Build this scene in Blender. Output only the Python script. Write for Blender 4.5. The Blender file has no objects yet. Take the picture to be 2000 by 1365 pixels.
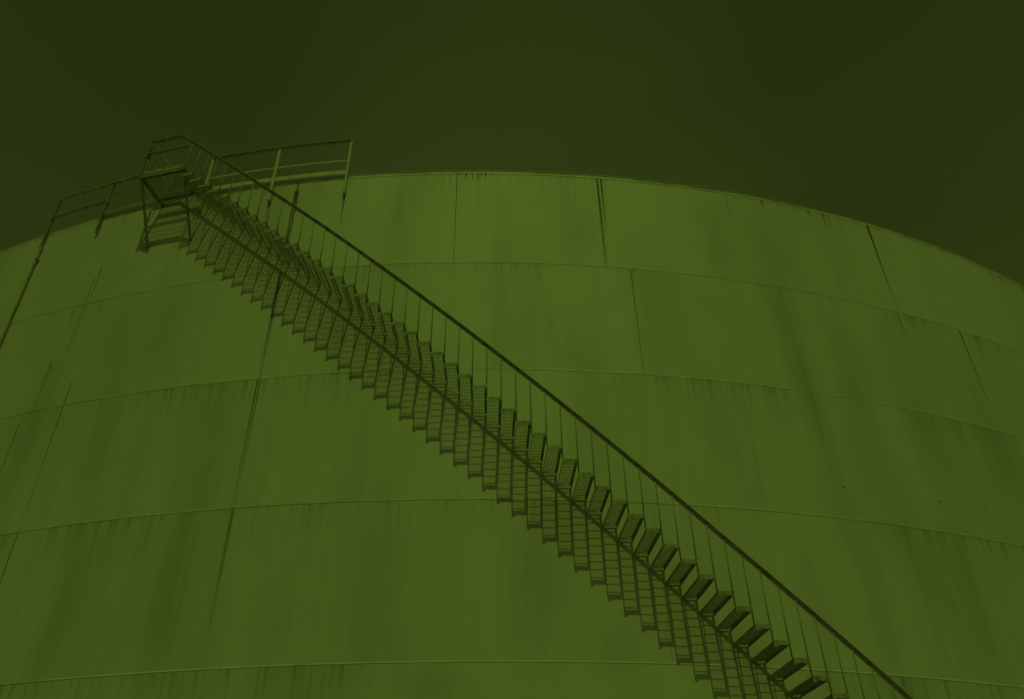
import bpy, bmesh, math, random
from mathutils import Vector, Matrix
random.seed(7)
scene = bpy.context.scene
COL = scene.collection

# ------------------------------------------------------------------ camera
F, PITCH, YAW, ROLL, D = 1708.16579, 0.649140231, 0.0308671265, -0.0129870852, 36.6338008
R = 24.8534974          # tank radius
Z1 = 10.9344387         # first ring weld
ZT = 13.4040543         # rim
HC = 2.4                # height of one course of plates
ZG = -1.67              # ground level (camera stands at z = 0)
fw = Vector((math.sin(YAW)*math.cos(PITCH), math.cos(YAW)*math.cos(PITCH), math.sin(PITCH)))
rt = Vector((math.cos(YAW), -math.sin(YAW), 0))
up = rt.cross(fw)
c, s = math.cos(ROLL), math.sin(ROLL)
rt2 = c*rt + s*up
up2 = -s*rt + c*up
cam_d = bpy.data.cameras.new('camera')
cam_d.sensor_fit = 'HORIZONTAL'
cam_d.sensor_width = 36
cam_d.lens = 36*F/2000
cam_d.clip_start = 0.1
cam_d.clip_end = 10000
cam = bpy.data.objects.new('camera', cam_d)
COL.objects.link(cam)
M = Matrix((rt2, up2, -fw)).transposed().to_4x4()
M.translation = Vector((0, -D, 0))
cam.matrix_world = M
scene.camera = cam

# ------------------------------------------------------------------ world, sun, exposure
SUN_AZ, SUN_EL = 0.06638836, math.atan(1.328)*1.0
L = Vector((math.cos(SUN_EL)*math.sin(SUN_AZ), -math.cos(SUN_EL)*math.cos(SUN_AZ), math.sin(SUN_EL)))
LIGHT = (0.565, 1.0, 0.105)          # the green cast of the daylight in the photograph
world = bpy.data.worlds.new('World')
scene.world = world
world.use_nodes = True
nt = world.node_tree
nt.nodes.clear()
out = nt.nodes.new('ShaderNodeOutputWorld')
bg = nt.nodes.new('ShaderNodeBackground')
bg.inputs['Strength'].default_value = 0.079
sky = nt.nodes.new('ShaderNodeTexSky')
sky.sky_type = 'NISHITA'
sky.sun_disc = False
sky.sun_elevation = SUN_EL
sky.sun_rotation = math.atan2(L.x, L.y)
sky.air_density = 1.0
sky.dust_density = 1.0
bw = nt.nodes.new('ShaderNodeRGBToBW')
tint = nt.nodes.new('ShaderNodeMix'); tint.data_type = 'RGBA'; tint.blend_type = 'MULTIPLY'
tint.inputs['Factor'].default_value = 1.0
tint.inputs['B'].default_value = (0.69, 1.0, 0.15, 1)
tc = nt.nodes.new('ShaderNodeTexCoord')
mp = nt.nodes.new('ShaderNodeMapping'); mp.inputs['Scale'].default_value = (1.0, 1.0, 5.0)
nz = nt.nodes.new('ShaderNodeTexNoise'); nz.inputs['Scale'].default_value = 1.6; nz.inputs['Detail'].default_value = 3
mr = nt.nodes.new('ShaderNodeMapRange')
mr.inputs['From Min'].default_value = 0.3; mr.inputs['From Max'].default_value = 0.7
mr.inputs['To Min'].default_value = 0.93; mr.inputs['To Max'].default_value = 1.06
cl = nt.nodes.new('ShaderNodeMath'); cl.operation = 'MULTIPLY'
nt.links.new(tc.outputs['Generated'], mp.inputs['Vector'])
nt.links.new(mp.outputs['Vector'], nz.inputs['Vector'])
nt.links.new(nz.outputs['Fac'], mr.inputs['Value'])
nt.links.new(sky.outputs['Color'], bw.inputs['Color'])
nt.links.new(bw.outputs['Val'], cl.inputs[0])
nt.links.new(mr.outputs['Result'], cl.inputs[1])
nrm = nt.nodes.new('ShaderNodeVectorMath'); nrm.operation = 'NORMALIZE'
dot = nt.nodes.new('ShaderNodeVectorMath'); dot.operation = 'DOT_PRODUCT'
dot.inputs[1].default_value = (0.04, 0.70, 0.713)
mg = nt.nodes.new('ShaderNodeMapRange'); mg.interpolation_type = 'SMOOTHSTEP'
mg.inputs['From Min'].default_value = 0.945; mg.inputs['From Max'].default_value = 1.0
mg.inputs['To Min'].default_value = 1.0; mg.inputs['To Max'].default_value = 1.34
cg = nt.nodes.new('ShaderNodeMath'); cg.operation = 'MULTIPLY'
nt.links.new(tc.outputs['Generated'], nrm.inputs[0])
nt.links.new(nrm.outputs[0], dot.inputs[0])
nt.links.new(dot.outputs['Value'], mg.inputs['Value'])
nt.links.new(cl.outputs['Value'], cg.inputs[0])
nt.links.new(mg.outputs['Result'], cg.inputs[1])
nt.links.new(cg.outputs['Value'], tint.inputs['A'])
nt.links.new(tint.outputs['Result'], bg.inputs['Color'])
nt.links.new(bg.outputs['Background'], out.inputs['Surface'])

sun_d = bpy.data.lights.new('sun', 'SUN')
sun_d.energy = 2.6
sun_d.angle = math.radians(0.5)
sun_d.color = LIGHT
sun = bpy.data.objects.new('sun', sun_d)
COL.objects.link(sun)
sun.rotation_euler = L.to_track_quat('Z', 'Y').to_euler()
sun.location = L*60

vs = scene.view_settings
vs.view_transform = 'Standard'
vs.look = 'None'
vs.exposure = -1.75
vs.gamma = 1.0
vs.use_curve_mapping = False

# ------------------------------------------------------------------ node helpers
class NT:
    def __init__(self, name):
        self.m = bpy.data.materials.new(name)
        self.m.use_nodes = True
        self.t = self.m.node_tree
        self.t.nodes.clear()
        self.out = self.t.nodes.new('ShaderNodeOutputMaterial')
    def n(self, kind, **kw):
        nd = self.t.nodes.new(kind)
        for k, v in kw.items(): setattr(nd, k, v)
        return nd
    def link(self, a, b): self.t.links.new(a, b)
    def put(self, sock, v):
        if isinstance(v, bpy.types.NodeSocket): self.link(v, sock)
        else: sock.default_value = v
    def math(self, op, a, b=0.0, clamp=False):
        nd = self.n('ShaderNodeMath', operation=op, use_clamp=clamp)
        self.put(nd.inputs[0], a); self.put(nd.inputs[1], b)
        return nd.outputs[0]
    def vec(self, x, y, z=0.0):
        nd = self.n('ShaderNodeCombineXYZ')
        self.put(nd.inputs[0], x); self.put(nd.inputs[1], y); self.put(nd.inputs[2], z)
        return nd.outputs[0]
    def noise(self, vec, scale=1.0, detail=2.0, rough=0.5):
        nd = self.n('ShaderNodeTexNoise')
        self.put(nd.inputs['Vector'], vec)
        nd.inputs['Scale'].default_value = scale
        nd.inputs['Detail'].default_value = detail
        nd.inputs['Roughness'].default_value = rough
        return nd.outputs['Fac']
    def remap(self, v, a, b, c_, d_, smooth=False):
        nd = self.n('ShaderNodeMapRange', interpolation_type='SMOOTHSTEP' if smooth else 'LINEAR')
        self.put(nd.inputs['Value'], v)
        for k, x in zip(('From Min', 'From Max', 'To Min', 'To Max'), (a, b, c_, d_)):
            nd.inputs[k].default_value = x
        return nd.outputs['Result']
    def mix(self, f, a, b):
        nd = self.n('ShaderNodeMix', data_type='RGBA')
        self.put(nd.inputs['Factor'], f); self.put(nd.inputs['A'], a); self.put(nd.inputs['B'], b)
        return nd.outputs['Result']
    def scale_col(self, col, f):
        nd = self.n('ShaderNodeVectorMath', operation='SCALE')
        self.put(nd.inputs[0], col); self.put(nd.inputs['Scale'], f)
        return nd.outputs[0]
    def principled(self, col, rough=0.6, bump=None, bump_d=0.01, bump_s=1.0):
        p = self.n('ShaderNodeBsdfPrincipled')
        self.put(p.inputs['Base Color'], col)
        self.put(p.inputs['Roughness'], rough)
        p.inputs['Specular IOR Level'].default_value = 0.3
        if bump is not None:
            b = self.n('ShaderNodeBump')
            b.inputs['Distance'].default_value = bump_d
            b.inputs['Strength'].default_value = bump_s
            self.put(b.inputs['Height'], bump)
            self.link(b.outputs['Normal'], p.inputs['Normal'])
        self.link(p.outputs[0], self.out.inputs['Surface'])
        return p

GRIME = [  # metres along the wall, height, half width, half height, strength: old water stains on the plates
    (-1.8, 12.1, 0.24, 0.83, 0.16), (0.3, 11.92, 0.21, 0.82, 0.12), (1.66, 11.85, 0.38, 0.66, 0.2), (0.24, 9.92, 0.25, 1.06, 0.16), (0.94, 9.34, 0.4, 0.67, 0.1),
    (3.02, 9.85, 0.33, 0.95, 0.12), (5.62, 12.06, 0.4, 0.73, 0.12), (4.47, 11.96, 0.33, 0.86, 0.1), (5.55, 9.42, 0.28, 1.2, 0.18), (5.55, 7.32, 0.25, 1.21, 0.16),
    (6.61, 9.03, 0.34, 0.95, 0.12), (7.72, 8.93, 0.42, 1.09, 0.14), (6.42, 7.34, 0.31, 1.13, 0.14), (6.84, 5.93, 0.35, 1.19, 0.16), (5.84, 5.21, 0.27, 1.0, 0.18),
    (7.45, 4.98, 0.37, 1.02, 0.18), (4.74, 4.7, 0.25, 0.7, 0.1), (-7.05, 9.59, 0.44, 0.86, 0.12), (-6.07, 9.98, 0.44, 0.75, 0.14), (-6.52, 7.58, 0.32, 0.83, 0.2),
    (-4.57, 4.88, 0.33, 1.01, 0.24), (-6.29, 4.78, 0.28, 0.79, 0.22), (-4.55, 7.13, 0.28, 0.77, 0.1), (-1.68, 4.72, 0.43, 0.89, 0.12), (-2.91, 4.39, 0.29, 0.65, 0.1),
    (0.65, 4.92, 0.33, 0.83, 0.2), (1.7, 3.9, 0.28, 0.28, 0.14), (-2.81, 9.3, 0.36, 0.45, 0.1), (1.6, 7.8, 0.34, 0.89, 0.1), (3.74, 7.76, 0.33, 0.81, 0.1),
    (-8.13, 8.29, 0.3, 1.03, 0.12), (9.46, 8.66, 0.5, 1.13, 0.14), (-0.63, 3.42, 0.4, 0.13, 0.1), (0.34, 6.8, 0.24, 0.54, 0.08),
]
def mat_shell():
    m = NT('weathered_tank_paint')
    tcn = m.n('ShaderNodeTexCoord')
    sp = m.n('ShaderNodeSeparateXYZ'); m.link(tcn.outputs['Object'], sp.inputs[0])
    x, y, z = sp.outputs
    th = m.math('ARCTAN2', x, m.math('MULTIPLY', y, -1.0))
    u = m.math('MULTIPLY', th, R)
    q = m.math('DIVIDE', m.math('SUBTRACT', Z1, z), HC)
    course = m.math('FLOOR', q)
    d = m.math('MULTIPLY', m.math('SUBTRACT', q, course), HC)        # metres below the ring weld above
    cz = m.math('MULTIPLY', course, 7.31)
    # broad runs of grime, one set for each course
    band = m.noise(m.vec(m.math('MULTIPLY', u, 0.62), m.math('MULTIPLY', z, 0.09), cz), 1.0, 3.0, 0.6)
    band = m.remap(band, 0.42, 0.72, 0.0, 1.0, True)
    # narrower streaks
    st = m.noise(m.vec(m.math('MULTIPLY', u, 3.2), m.math('MULTIPLY', z, 0.16), cz), 1.0, 4.0, 0.6)
    st = m.remap(st, 0.45, 0.75, 0.0, 1.0, True)
    gate = m.noise(m.vec(m.math('MULTIPLY', u, 0.45), cz, 3.3), 1.0, 2.0)
    gate = m.remap(gate, 0.40, 0.60, 0.0, 1.0, True)
    # short drips just under each ring weld
    dn = m.noise(m.vec(m.math('MULTIPLY', u, 11.0), m.math('MULTIPLY', z, 0.5), cz), 1.0, 3.0, 0.6)
    dn = m.remap(dn, 0.48, 0.66, 0.0, 1.0, True)
    fall = m.math('POWER', 2.718, m.math('MULTIPLY', d, -3.2))
    drip = m.math('MULTIPLY', m.math('MULTIPLY', dn, fall), gate)
    fall2 = m.math('POWER', 2.718, m.math('MULTIPLY', d, -1.1))
    mott = m.noise(m.vec(u, z, 0.0), 1.3, 5.0, 0.6)
    mott = m.remap(mott, 0.25, 0.75, 0.96, 1.035)
    fine = m.noise(m.vec(m.math('MULTIPLY', u, 16.0), m.math('MULTIPLY', z, 0.5), cz), 1.0, 4.0, 0.7)
    fine = m.remap(fine, 0.3, 0.7, 0.96, 1.036)
    wob = m.noise(m.vec(m.math('MULTIPLY', u, 1.6), m.math('MULTIPLY', z, 0.22), 9.0), 1.0, 4.0, 0.65)
    uw = m.math('ADD', u, m.math('MULTIPLY', m.math('SUBTRACT', wob, 0.5), 0.5))
    tot = None
    for u0, z0, hw, hh, am in GRIME:
        du = m.math('DIVIDE', m.math('SUBTRACT', uw, u0), hw*0.95)
        dz = m.math('DIVIDE', m.math('SUBTRACT', z, z0), hh*1.35)
        e = m.math('ADD', m.math('MULTIPLY', du, du), m.math('POWER', m.math('ABSOLUTE', dz), 3.0))
        e = m.math('MULTIPLY', m.math('POWER', 2.718, m.math('MULTIPLY', e, -1.0)), am)
        tot = e if tot is None else m.math('ADD', tot, e)
    streak = m.noise(m.vec(m.math('MULTIPLY', u, 6.5), m.math('MULTIPLY', z, 0.14), 2.0), 1.0, 5.0, 0.7)
    tot = m.math('MULTIPLY', tot, m.remap(streak, 0.3, 0.7, 0.6, 1.15))
    k = m.math('SUBTRACT', 1.0, m.math('MULTIPLY', band, 0.13))
    k = m.math('MULTIPLY', k, m.math('SUBTRACT', 1.0, tot))
    k = m.math('MULTIPLY', k, m.math('SUBTRACT', 1.0, m.math('MULTIPLY', m.math('MULTIPLY', st, gate), 0.09)))
    k = m.math('MULTIPLY', k, m.math('SUBTRACT', 1.0, m.math('MULTIPLY', drip, 0.34)))
    k = m.math('MULTIPLY', k, m.math('SUBTRACT', 1.0, m.math('MULTIPLY', m.math('MULTIPLY', fall2, gate), 0.07)))
    k = m.math('MULTIPLY', m.math('MULTIPLY', k, mott), fine)
    nd = m.n('ShaderNodeVectorMath', operation='SCALE')
    nd.inputs[0].default_value = (0.39, 0.382, 0.366)
    m.put(nd.inputs['Scale'], k)
    wave = m.noise(m.vec(m.math('MULTIPLY', u, 0.6), m.math('MULTIPLY', z, 0.12), cz), 1.0, 1.0)
    m.principled(nd.outputs[0], 0.55, wave, 0.05, 0.5)
    return m.m

def mat_steel(name, col, rust=0.5, rough=0.6, scale=9.0):
    m = NT(name)
    tcn = m.n('ShaderNodeTexCoord')
    oi = m.n('ShaderNodeObjectInfo')
    sh = m.n('ShaderNodeVectorMath', operation='ADD')
    m.link(tcn.outputs['Object'], sh.inputs[0])
    m.link(m.scale_col(m.vec(oi.outputs['Random'], oi.outputs['Random'], oi.outputs['Random']), 31.0), sh.inputs[1])
    n1 = m.noise(sh.outputs[0], scale, 5.0, 0.65)
    r = m.remap(n1, 0.46, 0.66, 0.0, rust, True)
    n2 = m.noise(sh.outputs[0], scale*5, 3.0, 0.6)
    v = m.remap(n2, 0.3, 0.7, 0.86, 1.12)
    tone = m.remap(oi.outputs['Random'], 0.0, 1.0, 0.88, 1.10)
    colr = m.mix(r, (*col, 1), (0.085, 0.078, 0.068, 1))
    colr = m.scale_col(colr, m.math('MULTIPLY', v, tone))
    m.principled(colr, rough, n2, 0.002, 0.5)
    return m.m

def mat_stain():
    m = NT('rust_run')
    uv = m.n('ShaderNodeUVMap')
    sp = m.n('ShaderNodeSeparateXYZ'); m.link(uv.outputs[0], sp.inputs[0])
    u, v = sp.outputs[0], sp.outputs[1]
    tcn = m.n('ShaderNodeTexCoord')
    so = m.n('ShaderNodeSeparateXYZ'); m.link(tcn.outputs['Object'], so.inputs[0])
    wob = m.noise(m.vec(m.math('MULTIPLY', so.outputs[0], 30.0), m.math('MULTIPLY', so.outputs[2], 2.0), 0.0), 1.0, 4.0, 0.65)
    across = m.math('ABSOLUTE', m.math('SUBTRACT', m.math('MULTIPLY', u, 2.0), 1.0))
    across = m.math('ADD', across, m.math('MULTIPLY', m.math('SUBTRACT', wob, 0.5), 0.9))
    a = m.remap(across, 0.35, 0.95, 1.0, 0.0, True)
    along = m.remap(v, 0.0, 0.9, 0.15, 1.0)
    oi = m.n('ShaderNodeObjectInfo')
    dk = m.n('ShaderNodeSeparateColor'); m.link(oi.outputs['Color'], dk.inputs[0])
    a = m.math('MULTIPLY', m.math('MULTIPLY', a, along), dk.outputs[0])
    a = m.math('MULTIPLY', a, m.remap(wob, 0.3, 0.6, 0.55, 1.0), clamp=True)
    d = m.n('ShaderNodeBsdfPrincipled')
    d.inputs['Base Color'].default_value = (0.072, 0.070, 0.064, 1)
    d.inputs['Roughness'].default_value = 0.85
    t = m.n('ShaderNodeBsdfTransparent')
    mx = m.n('ShaderNodeMixShader')
    m.link(a, mx.inputs[0]); m.link(t.outputs[0], mx.inputs[1]); m.link(d.outputs[0], mx.inputs[2])
    m.link(mx.outputs[0], m.out.inputs['Surface'])
    return m.m

def mat_ground():
    m = NT('gravel_ground')
    tcn = m.n('ShaderNodeTexCoord')
    a = m.noise(tcn.outputs['Object'], 0.12, 5.0, 0.6)
    b = m.noise(tcn.outputs['Object'], 14.0, 4.0, 0.7)
    col = m.mix(m.remap(a, 0.35, 0.65, 0, 1, True), (0.21, 0.205, 0.185, 1), (0.30, 0.29, 0.265, 1))
    col = m.scale_col(col, m.remap(b, 0.25, 0.75, 0.75, 1.2))
    m.principled(col, 0.9, b, 0.03, 0.6)
    return m.m

def mat_concrete():
    m = NT('concrete')
    tcn = m.n('ShaderNodeTexCoord')
    a = m.noise(tcn.outputs['Object'], 1.5, 6.0, 0.65)
    col = m.mix(m.remap(a, 0.3, 0.7, 0, 1), (0.36, 0.35, 0.32, 1), (0.50, 0.48, 0.45, 1))
    m.principled(col, 0.9, a, 0.02, 0.5)
    return m.m

M_SHELL = mat_shell()
M_TREAD = mat_steel('galvanised_grating', (0.31, 0.305, 0.29), 0.5, 0.55, 7.0)
M_PLATE = mat_steel('rusty_end_plate', (0.24, 0.235, 0.22), 0.85, 0.65, 16.0)
M_BAL = mat_steel('baluster_steel', (0.20, 0.196, 0.186), 0.3, 0.6, 6.0)
M_RAIL = mat_steel('painted_rail_steel', (0.42, 0.41, 0.39), 0.4, 0.6, 6.0)
M_POST = mat_steel('painted_post_steel', (0.39, 0.38, 0.36), 0.25, 0.55, 5.0)
M_WELD = mat_steel('painted_weld', (0.36, 0.35, 0.33), 0.15, 0.55, 3.0)
M_RING = mat_steel('painted_ring_weld', (0.40, 0.39, 0.37), 0.35, 0.55, 0.7)
M_DARK = mat_steel('rusty_shade_dark_steel', (0.18, 0.175, 0.16), 0.6, 0.7, 6.0)  # rusty steel; its dark tone also paints shade onto the landing's outer channel
M_STAIN = mat_stain()
M_GROUND = mat_ground()
M_CONC = mat_concrete()

# ------------------------------------------------------------------ mesh helpers
class MB:
    def __init__(self):
        self.v, self.f, self.uv, self.smooth = [], [], [], False
    def quad_strip_box(self, corners):
        b = len(self.v); self.v += corners
        for q in ((0,3,2,1),(4,5,6,7),(0,1,5,4),(1,2,6,5),(2,3,7,6),(3,0,4,7)):
            self.f.append(tuple(b+i for i in q))
    def box(self, x0, x1, y0, y1, z0, z1):
        self.quad_strip_box([Vector(p) for p in ((x0,y0,z0),(x1,y0,z0),(x1,y1,z0),(x0,y1,z0),
                                                 (x0,y0,z1),(x1,y0,z1),(x1,y1,z1),(x0,y1,z1))])
    def bar(self, a, b, w, h, side=Vector((1,0,0))):
        """rectangular bar from a to b, w along side, h across"""
        a, b = Vector(a), Vector(b)
        t = (b-a).normalized()
        sx = (side - t*side.dot(t)).normalized()
        sy = t.cross(sx)
        cs = []
        for p in (a, b):
            for i, j in ((-1,-1),(1,-1),(1,1),(-1,1)):
                cs.append(p + sx*(i*w/2) + sy*(j*h/2))
        self.quad_strip_box(cs)
    def tube(self, a, b, r, n=8):
        a, b = Vector(a), Vector(b)
        t = (b-a).normalized()
        sx = t.orthogonal().normalized(); sy = t.cross(sx)
        base = len(self.v)
        for p in (a, b):
            for i in range(n):
                g = 2*math.pi*i/n
                self.v.append(p + sx*(r*math.cos(g)) + sy*(r*math.sin(g)))
        for i in range(n):
            j = (i+1) % n
            self.f.append((base+i, base+j, base+n+j, base+n+i))
        self.f.append(tuple(base+i for i in reversed(range(n))))
        self.f.append(tuple(base+n+i for i in range(n)))
    def sweep(self, prof, path, closed=False):
        """prof: closed outline of (dr, dz); path: (theta, radius, z)"""
        base = len(self.v); n = len(prof)
        for th, r, z in path:
            for dr, dz in prof:
                rr = r+dr
                self.v.append(Vector((rr*math.sin(th), -rr*math.cos(th), z+dz)))
        m = len(path)
        for i in range(m if closed else m-1):
            i2 = (i+1) % m
            for j in range(n):
                k = (j+1) % n
                self.f.append((base+i*n+j, base+i*n+k, base+i2*n+k, base+i2*n+j))
        if not closed:
            self.f.append(tuple(base+j for j in reversed(range(n))))
            self.f.append(tuple(base+(m-1)*n+j for j in range(n)))
    def mesh(self, name, mat, smooth=False):
        me = bpy.data.meshes.new(name)
        me.from_pydata([tuple(v) for v in self.v], [], self.f)
        bm = bmesh.new(); bm.from_mesh(me)
        bmesh.ops.recalc_face_normals(bm, faces=bm.faces)
        bm.to_mesh(me); bm.free()
        me.materials.append(mat)
        if smooth:
            for p in me.polygons: p.use_smooth = True
        return me
    def build(self, name, mat, parent=None, smooth=False):
        return link(name, self.mesh(name, mat, smooth), parent)

def link(name, me, parent=None, loc=None, rz=0.0):
    o = bpy.data.objects.new(name, me)
    COL.objects.link(o)
    if parent: o.parent = parent
    if loc is not None: o.location = loc
    o.rotation_euler = (0, 0, rz)
    return o

def thing(name, label, cat, loc=(0,0,0), group=None):
    o = bpy.data.objects.new(name, None)
    COL.objects.link(o); o.location = loc
    o.empty_display_size = 0.3
    o['label'] = label; o['category'] = cat
    if group: o['group'] = group
    return o

def cyl(th, r, z): return Vector((r*math.sin(th), -r*math.cos(th), z))
def arc(t0, t1, r, z, n=40):
    return [(t0+(t1-t0)*i/n, r, z) for i in range(n+1)]

# ------------------------------------------------------------------ ground
g = MB()
nseg, rings = 96, [0, 60, 200, 800, 3000]
g.v.append(Vector((0,0,0)))
for r in rings[1:]:
    for i in range(nseg):
        a = 2*math.pi*i/nseg
        g.v.append(Vector((r*math.cos(a), r*math.sin(a), 0)))
for i in range(nseg): g.f.append((0, 1+i, 1+(i+1) % nseg))
for k in range(len(rings)-2):
    for i in range(nseg):
        j = (i+1) % nseg
        g.f.append((1+k*nseg+i, 1+(k+1)*nseg+i, 1+(k+1)*nseg+j, 1+k*nseg+j))
go = g.build('ground', M_GROUND); go.location = (0, 0, ZG); go['kind'] = 'structure'

# ------------------------------------------------------------------ tank
tank = thing('storage_tank', 'huge round welded steel storage tank with grime streaked plates behind the stairs', 'tank', (0, 0, 0))
NS = 720
circ = [2*math.pi*i/NS for i in range(NS)]
ZB = ZT - (ZT-Z1) - 5*HC         # bottom of the shell
sh = MB()
zs = [ZB]
for k in range(5, -1, -1):
    top = ZT if k == 0 else Z1-(k-1)*HC
    bot = zs[-1]
    zs += [bot+(top-bot)*j/4 for j in range(1, 5)]
for z in zs:
    for a in circ: sh.v.append(cyl(a, R, z))
for k in range(len(zs)-1):
    for i in range(NS):
        j = (i+1) % NS
        sh.f.append((k*NS+i, k*NS+j, (k+1)*NS+j, (k+1)*NS+i))
sh.build('shell', M_SHELL, tank, smooth=True)
rf = MB()
for r, z in ((R-0.01, ZT-0.02), (R*0.5, ZT+0.55), (0.5, ZT+1.0)):
    for a in circ[::4]: rf.v.append(cyl(a, r, z))
n4 = NS//4
for k in range(2):
    for i in range(n4):
        j = (i+1) % n4
        rf.f.append((k*n4+i, k*n4+j, (k+1)*n4+j, (k+1)*n4+i))
rf.f.append(tuple(2*n4+i for i in range(n4)))
rf.build('roof', M_WELD, tank, smooth=True)
cb = MB()
cb.sweep([(0.001,-0.085),(0.006,-0.083),(0.009,-0.012),(0.020,-0.010),(0.020,0.0),(0.001,0.0)], [(a, R, ZT) for a in circ], closed=True)
cb.build('curb_angle', M_RING, tank)
for k in range(5):
    wb = MB()
    wb.sweep([(-0.002,-0.009),(0.0035,-0.006),(0.005,-0.002),(0.003,0.010),(-0.002,0.024)], [(a, R, Z1-k*HC) for a in circ], closed=True)
    wb.build('ring_weld', M_RING, tank, smooth=True)
fd = MB()
fd.sweep([(-0.5,ZG-0.2-ZB),(0.55,ZG-0.2-ZB),(0.55,-0.03),(0.5,0.0),(-0.5,0.0)], [(a, R, ZB) for a in circ[::4]], closed=True)
fd.build('foundation', M_CONC, tank)

def zc(k): return ZT if k == 0 else Z1-(k-1)*HC
def weld_line(th, k, w=0.018, full=True, z0=None, z1=None):
    a = zc(k)-0.02 if z0 is None else z0
    b = zc(k+1)+0.02 if z1 is None else z1
    m = MB()
    prof = [(-w/2, -0.002), (-w/4, 0.003), (w/4, 0.003), (w/2, -0.002)]
    t = Vector((math.cos(th), math.sin(th), 0)); nrm = Vector((math.sin(th), -math.cos(th), 0))
    for z in (a, b):
        for px, pn in prof:
            m.v.append(cyl(th, R, z) + t*px + nrm*pn)
    for j in range(4):
        q = (j+1) % 4
        m.f.append((j, q, 4+q, 4+j))
    m.f += [(3,2,1,0), (4,5,6,7)]
    return m.build('seam_weld', M_WELD, tank)
def stain(th, z0, z1, w0, w1, dark=1.0):
    me = bpy.data.meshes.new('rust_streak')
    t = Vector((math.cos(th), math.sin(th), 0)); nrm = Vector((math.sin(th), -math.cos(th), 0))
    n = 8; vs_, fs, uvs = [], [], []
    for i in range(n+1):
        f = i/n; z = z0+(z1-z0)*f; w = w0+(w1-w0)*f
        for sx in (-1, 1):
            vs_.append(tuple(cyl(th, R+0.007, z)+t*(sx*w/2))); uvs.append(((sx+1)/2, 1-f))
    for i in range(n): fs.append((2*i, 2*i+1, 2*i+3, 2*i+2))
    me.from_pydata(vs_, [], fs)
    ul = me.uv_layers.new(name='UVMap')
    for p in me.polygons:
        for li in p.loop_indices: ul.data[li].uv = uvs[me.loops[li].vertex_index]
    me.materials.append(M_STAIN)
    o = link('rust_streak', me, tank)
    o.color = (dark, dark, dark, 1)
    return o
# upright seams of the plates, course by course
for th, k in ((-0.1565,0),(-0.0274,0),(0.0868,0),(0.3288,0),(-0.3900,0),(0.5,0),
              (-0.1565,1),(0.1039,1),(0.3914,1),(-0.3150,1),
              (-0.1565,2),(0.2324,2),(-0.3040,2),(-0.02,2),(0.45,2),
              (-0.1565,3),(-0.3040,3),(0.10,3),(0.32,3),(-0.45,3)):
    weld_line(th, k)
stain(-0.1565, 13.12, Z1+0.02, 0.14, 0.10, 0.95)
stain(-0.1565, 13.40, 13.0, 0.05, 0.06, 0.8)
stain(-0.1565, Z1-0.02, Z1-HC, 0.10, 0.10, 0.6)
stain(-0.1575, Z1-HC-0.02, Z1-2*HC, 0.045, 0.05, 0.5)
stain(-0.1555, Z1-HC-0.02, Z1-2*HC, 0.03, 0.03, 0.5)
stain(-0.1565, Z1-2*HC, Z1-3*HC+0.5, 0.08, 0.10, 0.35)
stain(0.0853, 13.34, Z1+0.05, 0.045, 0.07, 1.0)
stain(0.0885, 13.32, 11.9, 0.05, 0.03, 1.0)
stain(0.3290, 13.34, Z1+0.05, 0.085, 0.03, 1.0)
stain(0.2838, 13.34, 12.9, 0.05, 0.02, 1.0)
stain(0.2700, 13.34, 13.05, 0.04, 0.02, 0.7)
stain(0.2260, 13.34, 13.12, 0.05, 0.03, 0.8)
stain(0.1941, 13.36, 12.5, 0.04, 0.03, 0.35)
stain(-0.0274, 13.36, Z1, 0.03, 0.03, 0.5)
stain(0.1039, Z1-0.05, Z1-HC, 0.03, 0.03, 0.45)
stain(0.3914, Z1-0.02, Z1-HC+0.5, 0.05, 0.03, 0.8)
stain(0.3275, Z1-0.02, Z1-0.9, 0.05, 0.03, 0.4)
stain(-0.3040, Z1-HC+0.5, Z1-2*HC, 0.03, 0.03, 0.6)
stain(-0.3040, Z1-2*HC, Z1-3*HC, 0.03, 0.03, 0.75)
stain(-0.3150, Z1+0.9, Z1-0.2, 0.035, 0.03, 0.5)
stain(-0.3185, Z1+0.7, Z1-1.2, 0.03, 0.03, 0.5)
stain(-0.3300, Z1-1.3, Z1-2.6, 0.03, 0.03, 0.5)
stain(-0.3380, Z1-2.6, Z1-4.9, 0.025, 0.025, 0.6)
stain(-0.1163, 12.86, 12.0, 0.05, 0.02, 1.0)
stain(-0.1778, 12.86, 12.3, 0.05, 0.02, 0.8)
for i in range(9):
    th = -0.0235+0.0030*i+random.uniform(-.0035, .0035)
    stain(th, 13.34, 13.30-random.uniform(0.02, 0.20), random.uniform(0.03, 0.06), 0.03, random.uniform(0.5, 1.0))
# dark bolt heads on the plates
for px in ((0.2315, 6.72), (0.3060, 6.72)):
    b = MB(); p = cyl(px[0], R, px[1]); q = cyl(px[0], R+0.025, px[1])
    b.tube(p, q, 0.012, 10)
    b.build('bolt_head', M_RAIL, tank)

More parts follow.
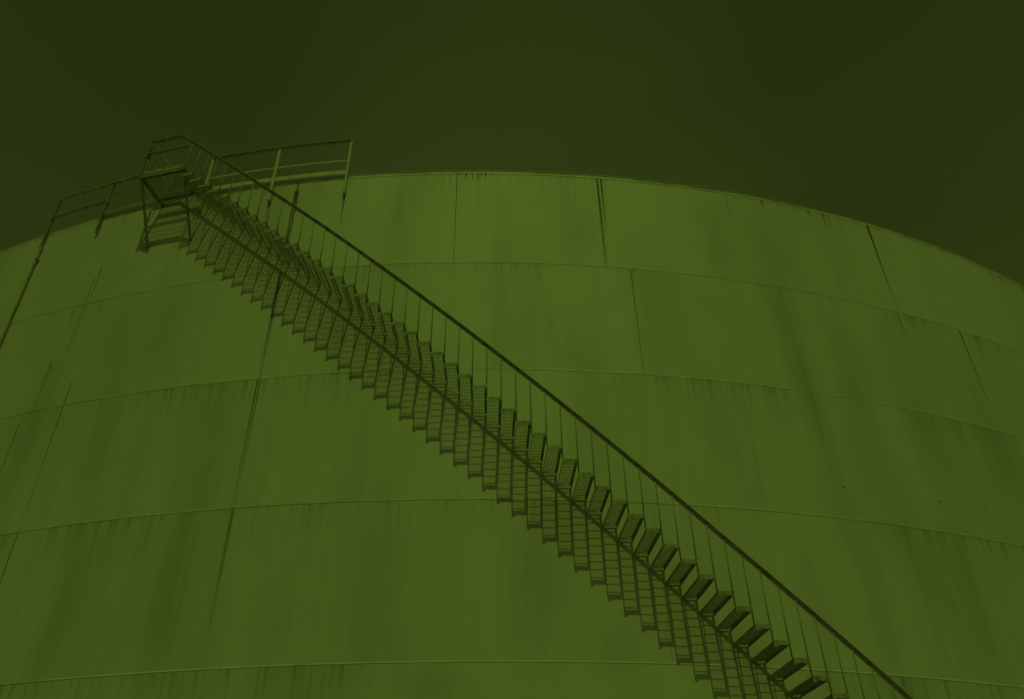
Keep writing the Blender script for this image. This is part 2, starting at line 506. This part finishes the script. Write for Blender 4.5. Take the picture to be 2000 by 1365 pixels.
# ------------------------------------------------------------------ staircase
SA, SB, SE, SZ, SD, SG = 6.50710088e-03, 8.66170121e-03, -2.03131220e-06, 7.42488201, -0.211734310, -1.71715263e-05
W, HR = 0.808, 0.795
def s_th(i): u = i-20; return SA+SB*u+SE*u*u
def s_z(i): u = i-20; return SZ+SD*u+SG*u*u
I0, I1 = -7, 62
stair = thing('spiral_staircase', 'long open steel staircase curving up the tank wall with see-through grating treads', 'staircase', cyl(s_th(I1), R+0.4, ZG))
def rel(o):                         # keep world coordinates under the shifted root
    o.matrix_parent_inverse = Matrix.Translation(-stair.location)
    return o
TW = 0.214
side = MB()
side.box(-TW/2-0.0035, -TW/2+0.003, -W+0.008, -0.003, -0.034, 0.0)
side.box(TW/2-0.003, TW/2+0.0035, -W+0.008, -0.003, -0.042, 0.0)
side.box(TW/2-0.034, TW/2-0.003, -W+0.008, -0.035, -0.006, 0.0)
side.box(-TW/2+0.003, TW/2-0.003, -0.024, -0.016, -0.018, -0.0065)
side.box(-TW/2+0.003, TW/2-0.0285, -0.072, -0.067, -0.017, -0.002)
side_me = side.mesh('tread', M_TREAD)
gr = MB()
nb = 6
for k in range(nb):
    x = -TW/2+(TW-0.028)*(k+1)/(nb+1)
    gr.box(x-0.0021, x+0.0021, -W+0.010, -0.025, -0.0155, -0.001)
for k in range(8):
    y = -0.13-(W-0.17)*k/7
    gr.box(-TW/2+0.003, TW/2-0.0285, y-0.0035, y+0.0035, -0.0075, 0.0005)
gr_me = gr.mesh('grating', M_TREAD)
ep = MB()
ep.box(-TW/2-0.004, TW/2+0.004, -W, -W+0.007, -0.054, 0.010)
ep.box(-TW/2-0.010, -TW/2+0.040, -W-0.006, -W-0.0005, -0.076, -0.01)
ep.box(TW/2-0.022, TW/2+0.010, -W-0.006, -W-0.0005, -0.03, 0.022)
ep_me = ep.mesh('end_plate', M_PLATE)
for i in range(I0, I1+1):
    th = (s_th(i)+s_th(i-1))/2
    p = cyl(th, R, s_z(i))
    t = link('tread', side_me, stair, p, th); rel(t)
    t.rotation_euler = (random.uniform(-.006, .006), random.uniform(-.008, .008), th+random.uniform(-.006, .006))
    link('grating', gr_me, t)
    link('end_plate', ep_me, t)
bal = MB()
bal.tube((0,0,-0.25), (0,0,HR), 0.010, 8)
bal_me = bal.mesh('baluster', M_BAL, True)
for i in range(I0-1, I1+1):
    z = s_z(i)
    b = link('baluster', bal_me, stair, cyl(s_th(i), R+0.788, z), s_th(i)); rel(b)
    if i == I1: b.location.z += 0.25
RL = R+0.774
ITOP = -9.3
def sag(i): return 0.06*min(1.0, max(0.0, (i-34)/10)) - 0.025*min(1.0, max(0.0, (6-i)/8))
path = [(s_th(ITOP+(I1-ITOP)*k/300), RL, s_z(ITOP+(I1-ITOP)*k/300)+HR+sag(ITOP+(I1-ITOP)*k/300)) for k in range(301)]
ZR = path[0][2]
TP0, TP1 = -0.2745, s_th(-8)
path = [(TP0, RL, ZR), (TP0+0.012, RL, ZR)] + path
LPROF = [(-0.011,-0.049),(-0.005,-0.049),(-0.005,0.004),(0.052,0.004),(0.052,0.010),(-0.011,0.010)]
hr = MB(); hr.sweep(LPROF, path)
rel(hr.build('handrail', M_RAIL, stair))

# landing at the top, its braces and its rails
ZP = s_z(-8)
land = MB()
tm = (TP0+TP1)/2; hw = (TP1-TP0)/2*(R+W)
land.box(-hw, hw, -W, -W+0.008, -0.075, 0.0)                # outer channel, its shade put into the dark steel colour
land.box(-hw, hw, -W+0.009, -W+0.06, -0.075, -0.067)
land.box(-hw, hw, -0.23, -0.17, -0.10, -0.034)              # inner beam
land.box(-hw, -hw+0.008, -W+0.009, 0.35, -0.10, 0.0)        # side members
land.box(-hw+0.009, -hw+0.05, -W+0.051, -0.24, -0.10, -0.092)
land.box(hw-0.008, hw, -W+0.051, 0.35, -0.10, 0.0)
lo = link('landing', land.mesh('landing', M_DARK), stair, cyl(tm, R, ZP), tm); rel(lo)  # dark colour stands in for shade on the sun-facing outer channel
lg = MB()
nbar = 26
for k in range(nbar):
    x = -hw+0.012+(2*hw-0.024)*(k+0.5)/nbar
    lg.box(x-0.002, x+0.002, -W+0.010, 0.30, -0.020, -0.002)
for k in range(11):
    y = -W+0.05+k*0.1
    lg.box(-hw+0.010, hw-0.010, y-0.003, y+0.003, -0.0075, -0.0005)
lg.build('grating', M_TREAD, lo)
tb = MB()
tb.box(-hw, hw-0.03, -W-0.007, -W-0.001, -0.005, 0.10)
tb.build('toe_board', M_PLATE, lo)
for sx, wd in ((-1, 0.062), (1, 0.045)):
    kb = MB()
    x = sx*(hw-0.01)
    a = Vector((x, -W-0.012, -0.01)); b = Vector((x, -0.03, -1.30))
    kb.bar(a, b, wd, 0.008)
    off = Vector((0, 0.03, 0.02))
    kb.bar(a+Vector((-wd/2+0.004, 0.036, 0.0)), b+Vector((-wd/2+0.004, 0.028, 0.024)), 0.008, 0.055)
    kb.build('knee_brace', M_PLATE, lo)
ps = MB()
ps.box(-hw-0.012, -hw-0.004, -W-0.035, -W+0.02, -0.13, ZR-ZP-0.0)
ps.box(-hw-0.0035, -hw+0.03, -W+0.012, -W+0.02, 0.0, ZR-ZP-0.055)
ps.build('post', M_DARK, lo)
mrl = MB()
mrl.box(-hw, hw-0.005, -W-0.018, -W-0.010, 0.545, 0.60)
mrl.box(-hw, hw-0.005, -W-0.060, -W-0.019, 0.594, 0.60)
mrl.build('mid_rail', M_RAIL, lo)
for z in (ZR-ZP-0.02, 0.56):
    sr = MB()
    sr.box(-hw-0.004, -hw+0.004, -W+0.021, 0.0, z-0.03, z+0.02)
    sr.build('side_rail', M_RAIL, lo)
sp_ = MB()
sp_.box(-hw-0.01, -hw-0.002, -0.05, 0.0, -0.1, ZR-ZP+0.02)
sp_.build('rear_post', M_RAIL, lo)

# ------------------------------------------------------------------ guardrails on the rim
def guardrail(label, posts, t0, t1, ztop, zmid, toe, zlow, mid_dark, MP, pw):
    root = thing('rim_guardrail', label, 'guardrail', cyl((t0+t1)/2, R+0.06, ZT), 'guardrails along the tank rim')
    def r2(o): o.matrix_parent_inverse = Matrix.Translation(-root.location); return o
    m = MB(); m.sweep([(-0.010,-0.046),(-0.004,-0.046),(-0.004,0.004),(0.044,0.004),(0.044,0.010),(-0.010,0.010)], arc(t0, t1, R+0.075, ztop))
    r2(m.build('top_rail', M_RAIL, root))
    for a, b, dark in mid_dark:
        m = MB()
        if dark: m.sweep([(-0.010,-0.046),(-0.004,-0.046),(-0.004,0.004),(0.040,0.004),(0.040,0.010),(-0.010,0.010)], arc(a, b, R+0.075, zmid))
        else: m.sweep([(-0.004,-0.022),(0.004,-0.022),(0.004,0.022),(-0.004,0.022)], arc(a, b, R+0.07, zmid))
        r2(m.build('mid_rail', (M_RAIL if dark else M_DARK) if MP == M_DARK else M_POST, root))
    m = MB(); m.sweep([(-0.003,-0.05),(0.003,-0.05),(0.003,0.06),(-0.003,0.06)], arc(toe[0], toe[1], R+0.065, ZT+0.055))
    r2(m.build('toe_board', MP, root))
    for th in posts:
        p = MB()
        p.box(-pw, pw, -0.086, -0.079, zlow-ZT, ztop-ZT+0.012)
        p.box(pw-0.007, pw, -0.0785, -0.03, zlow-ZT, ztop-ZT-0.05)
        o = link('post', p.mesh('post', MP), root, cyl(th, R, ZT), th); r2(o)
        q = MB()
        q.box(-0.028, 0.016, -0.078, -0.002, zlow-ZT-0.02, zlow-ZT+0.10)
        q.build('bracket', M_RAIL, o)
    return root
guardrail('short lit guardrail on the tank rim to the right of the landing, three posts', (-0.2372, -0.1775, -0.1163), -0.2372, -0.1163, 14.395, 13.80,
          (-0.232, -0.1163), 12.86, ((-0.2372, -0.1163, False),), M_POST, 0.025)
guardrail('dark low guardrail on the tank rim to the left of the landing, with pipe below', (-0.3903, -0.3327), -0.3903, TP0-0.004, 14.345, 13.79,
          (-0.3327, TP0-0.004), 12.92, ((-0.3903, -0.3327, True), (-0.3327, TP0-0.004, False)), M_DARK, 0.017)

# ------------------------------------------------------------------ pipe down the wall
pipe = thing('wall_pipe', 'thin upright pipe running down the tank wall below the leftmost guardrail post', 'pipe', cyl(-0.3897, R+0.06, ZG))
pm = MB(); TPI = -0.3897
pm.tube((0, 0, 0.0), (0, 0, 13.0-ZG), 0.022, 12)
pm.build('tube', M_DARK, pipe, True)
z = 12.6
while z > ZG+0.5:
    cm = MB()
    n_ = Vector((math.sin(TPI), -math.cos(TPI), 0))
    a = -n_*0.062; b = n_*0.0
    cm.bar(Vector((a.x, a.y, z-ZG)), Vector((b.x, b.y, z-ZG)) + n_*0.03, 0.075, 0.03, Vector((math.cos(TPI), math.sin(TPI), 0)))
    cm.build('clamp', M_RAIL, pipe)
    z -= HC
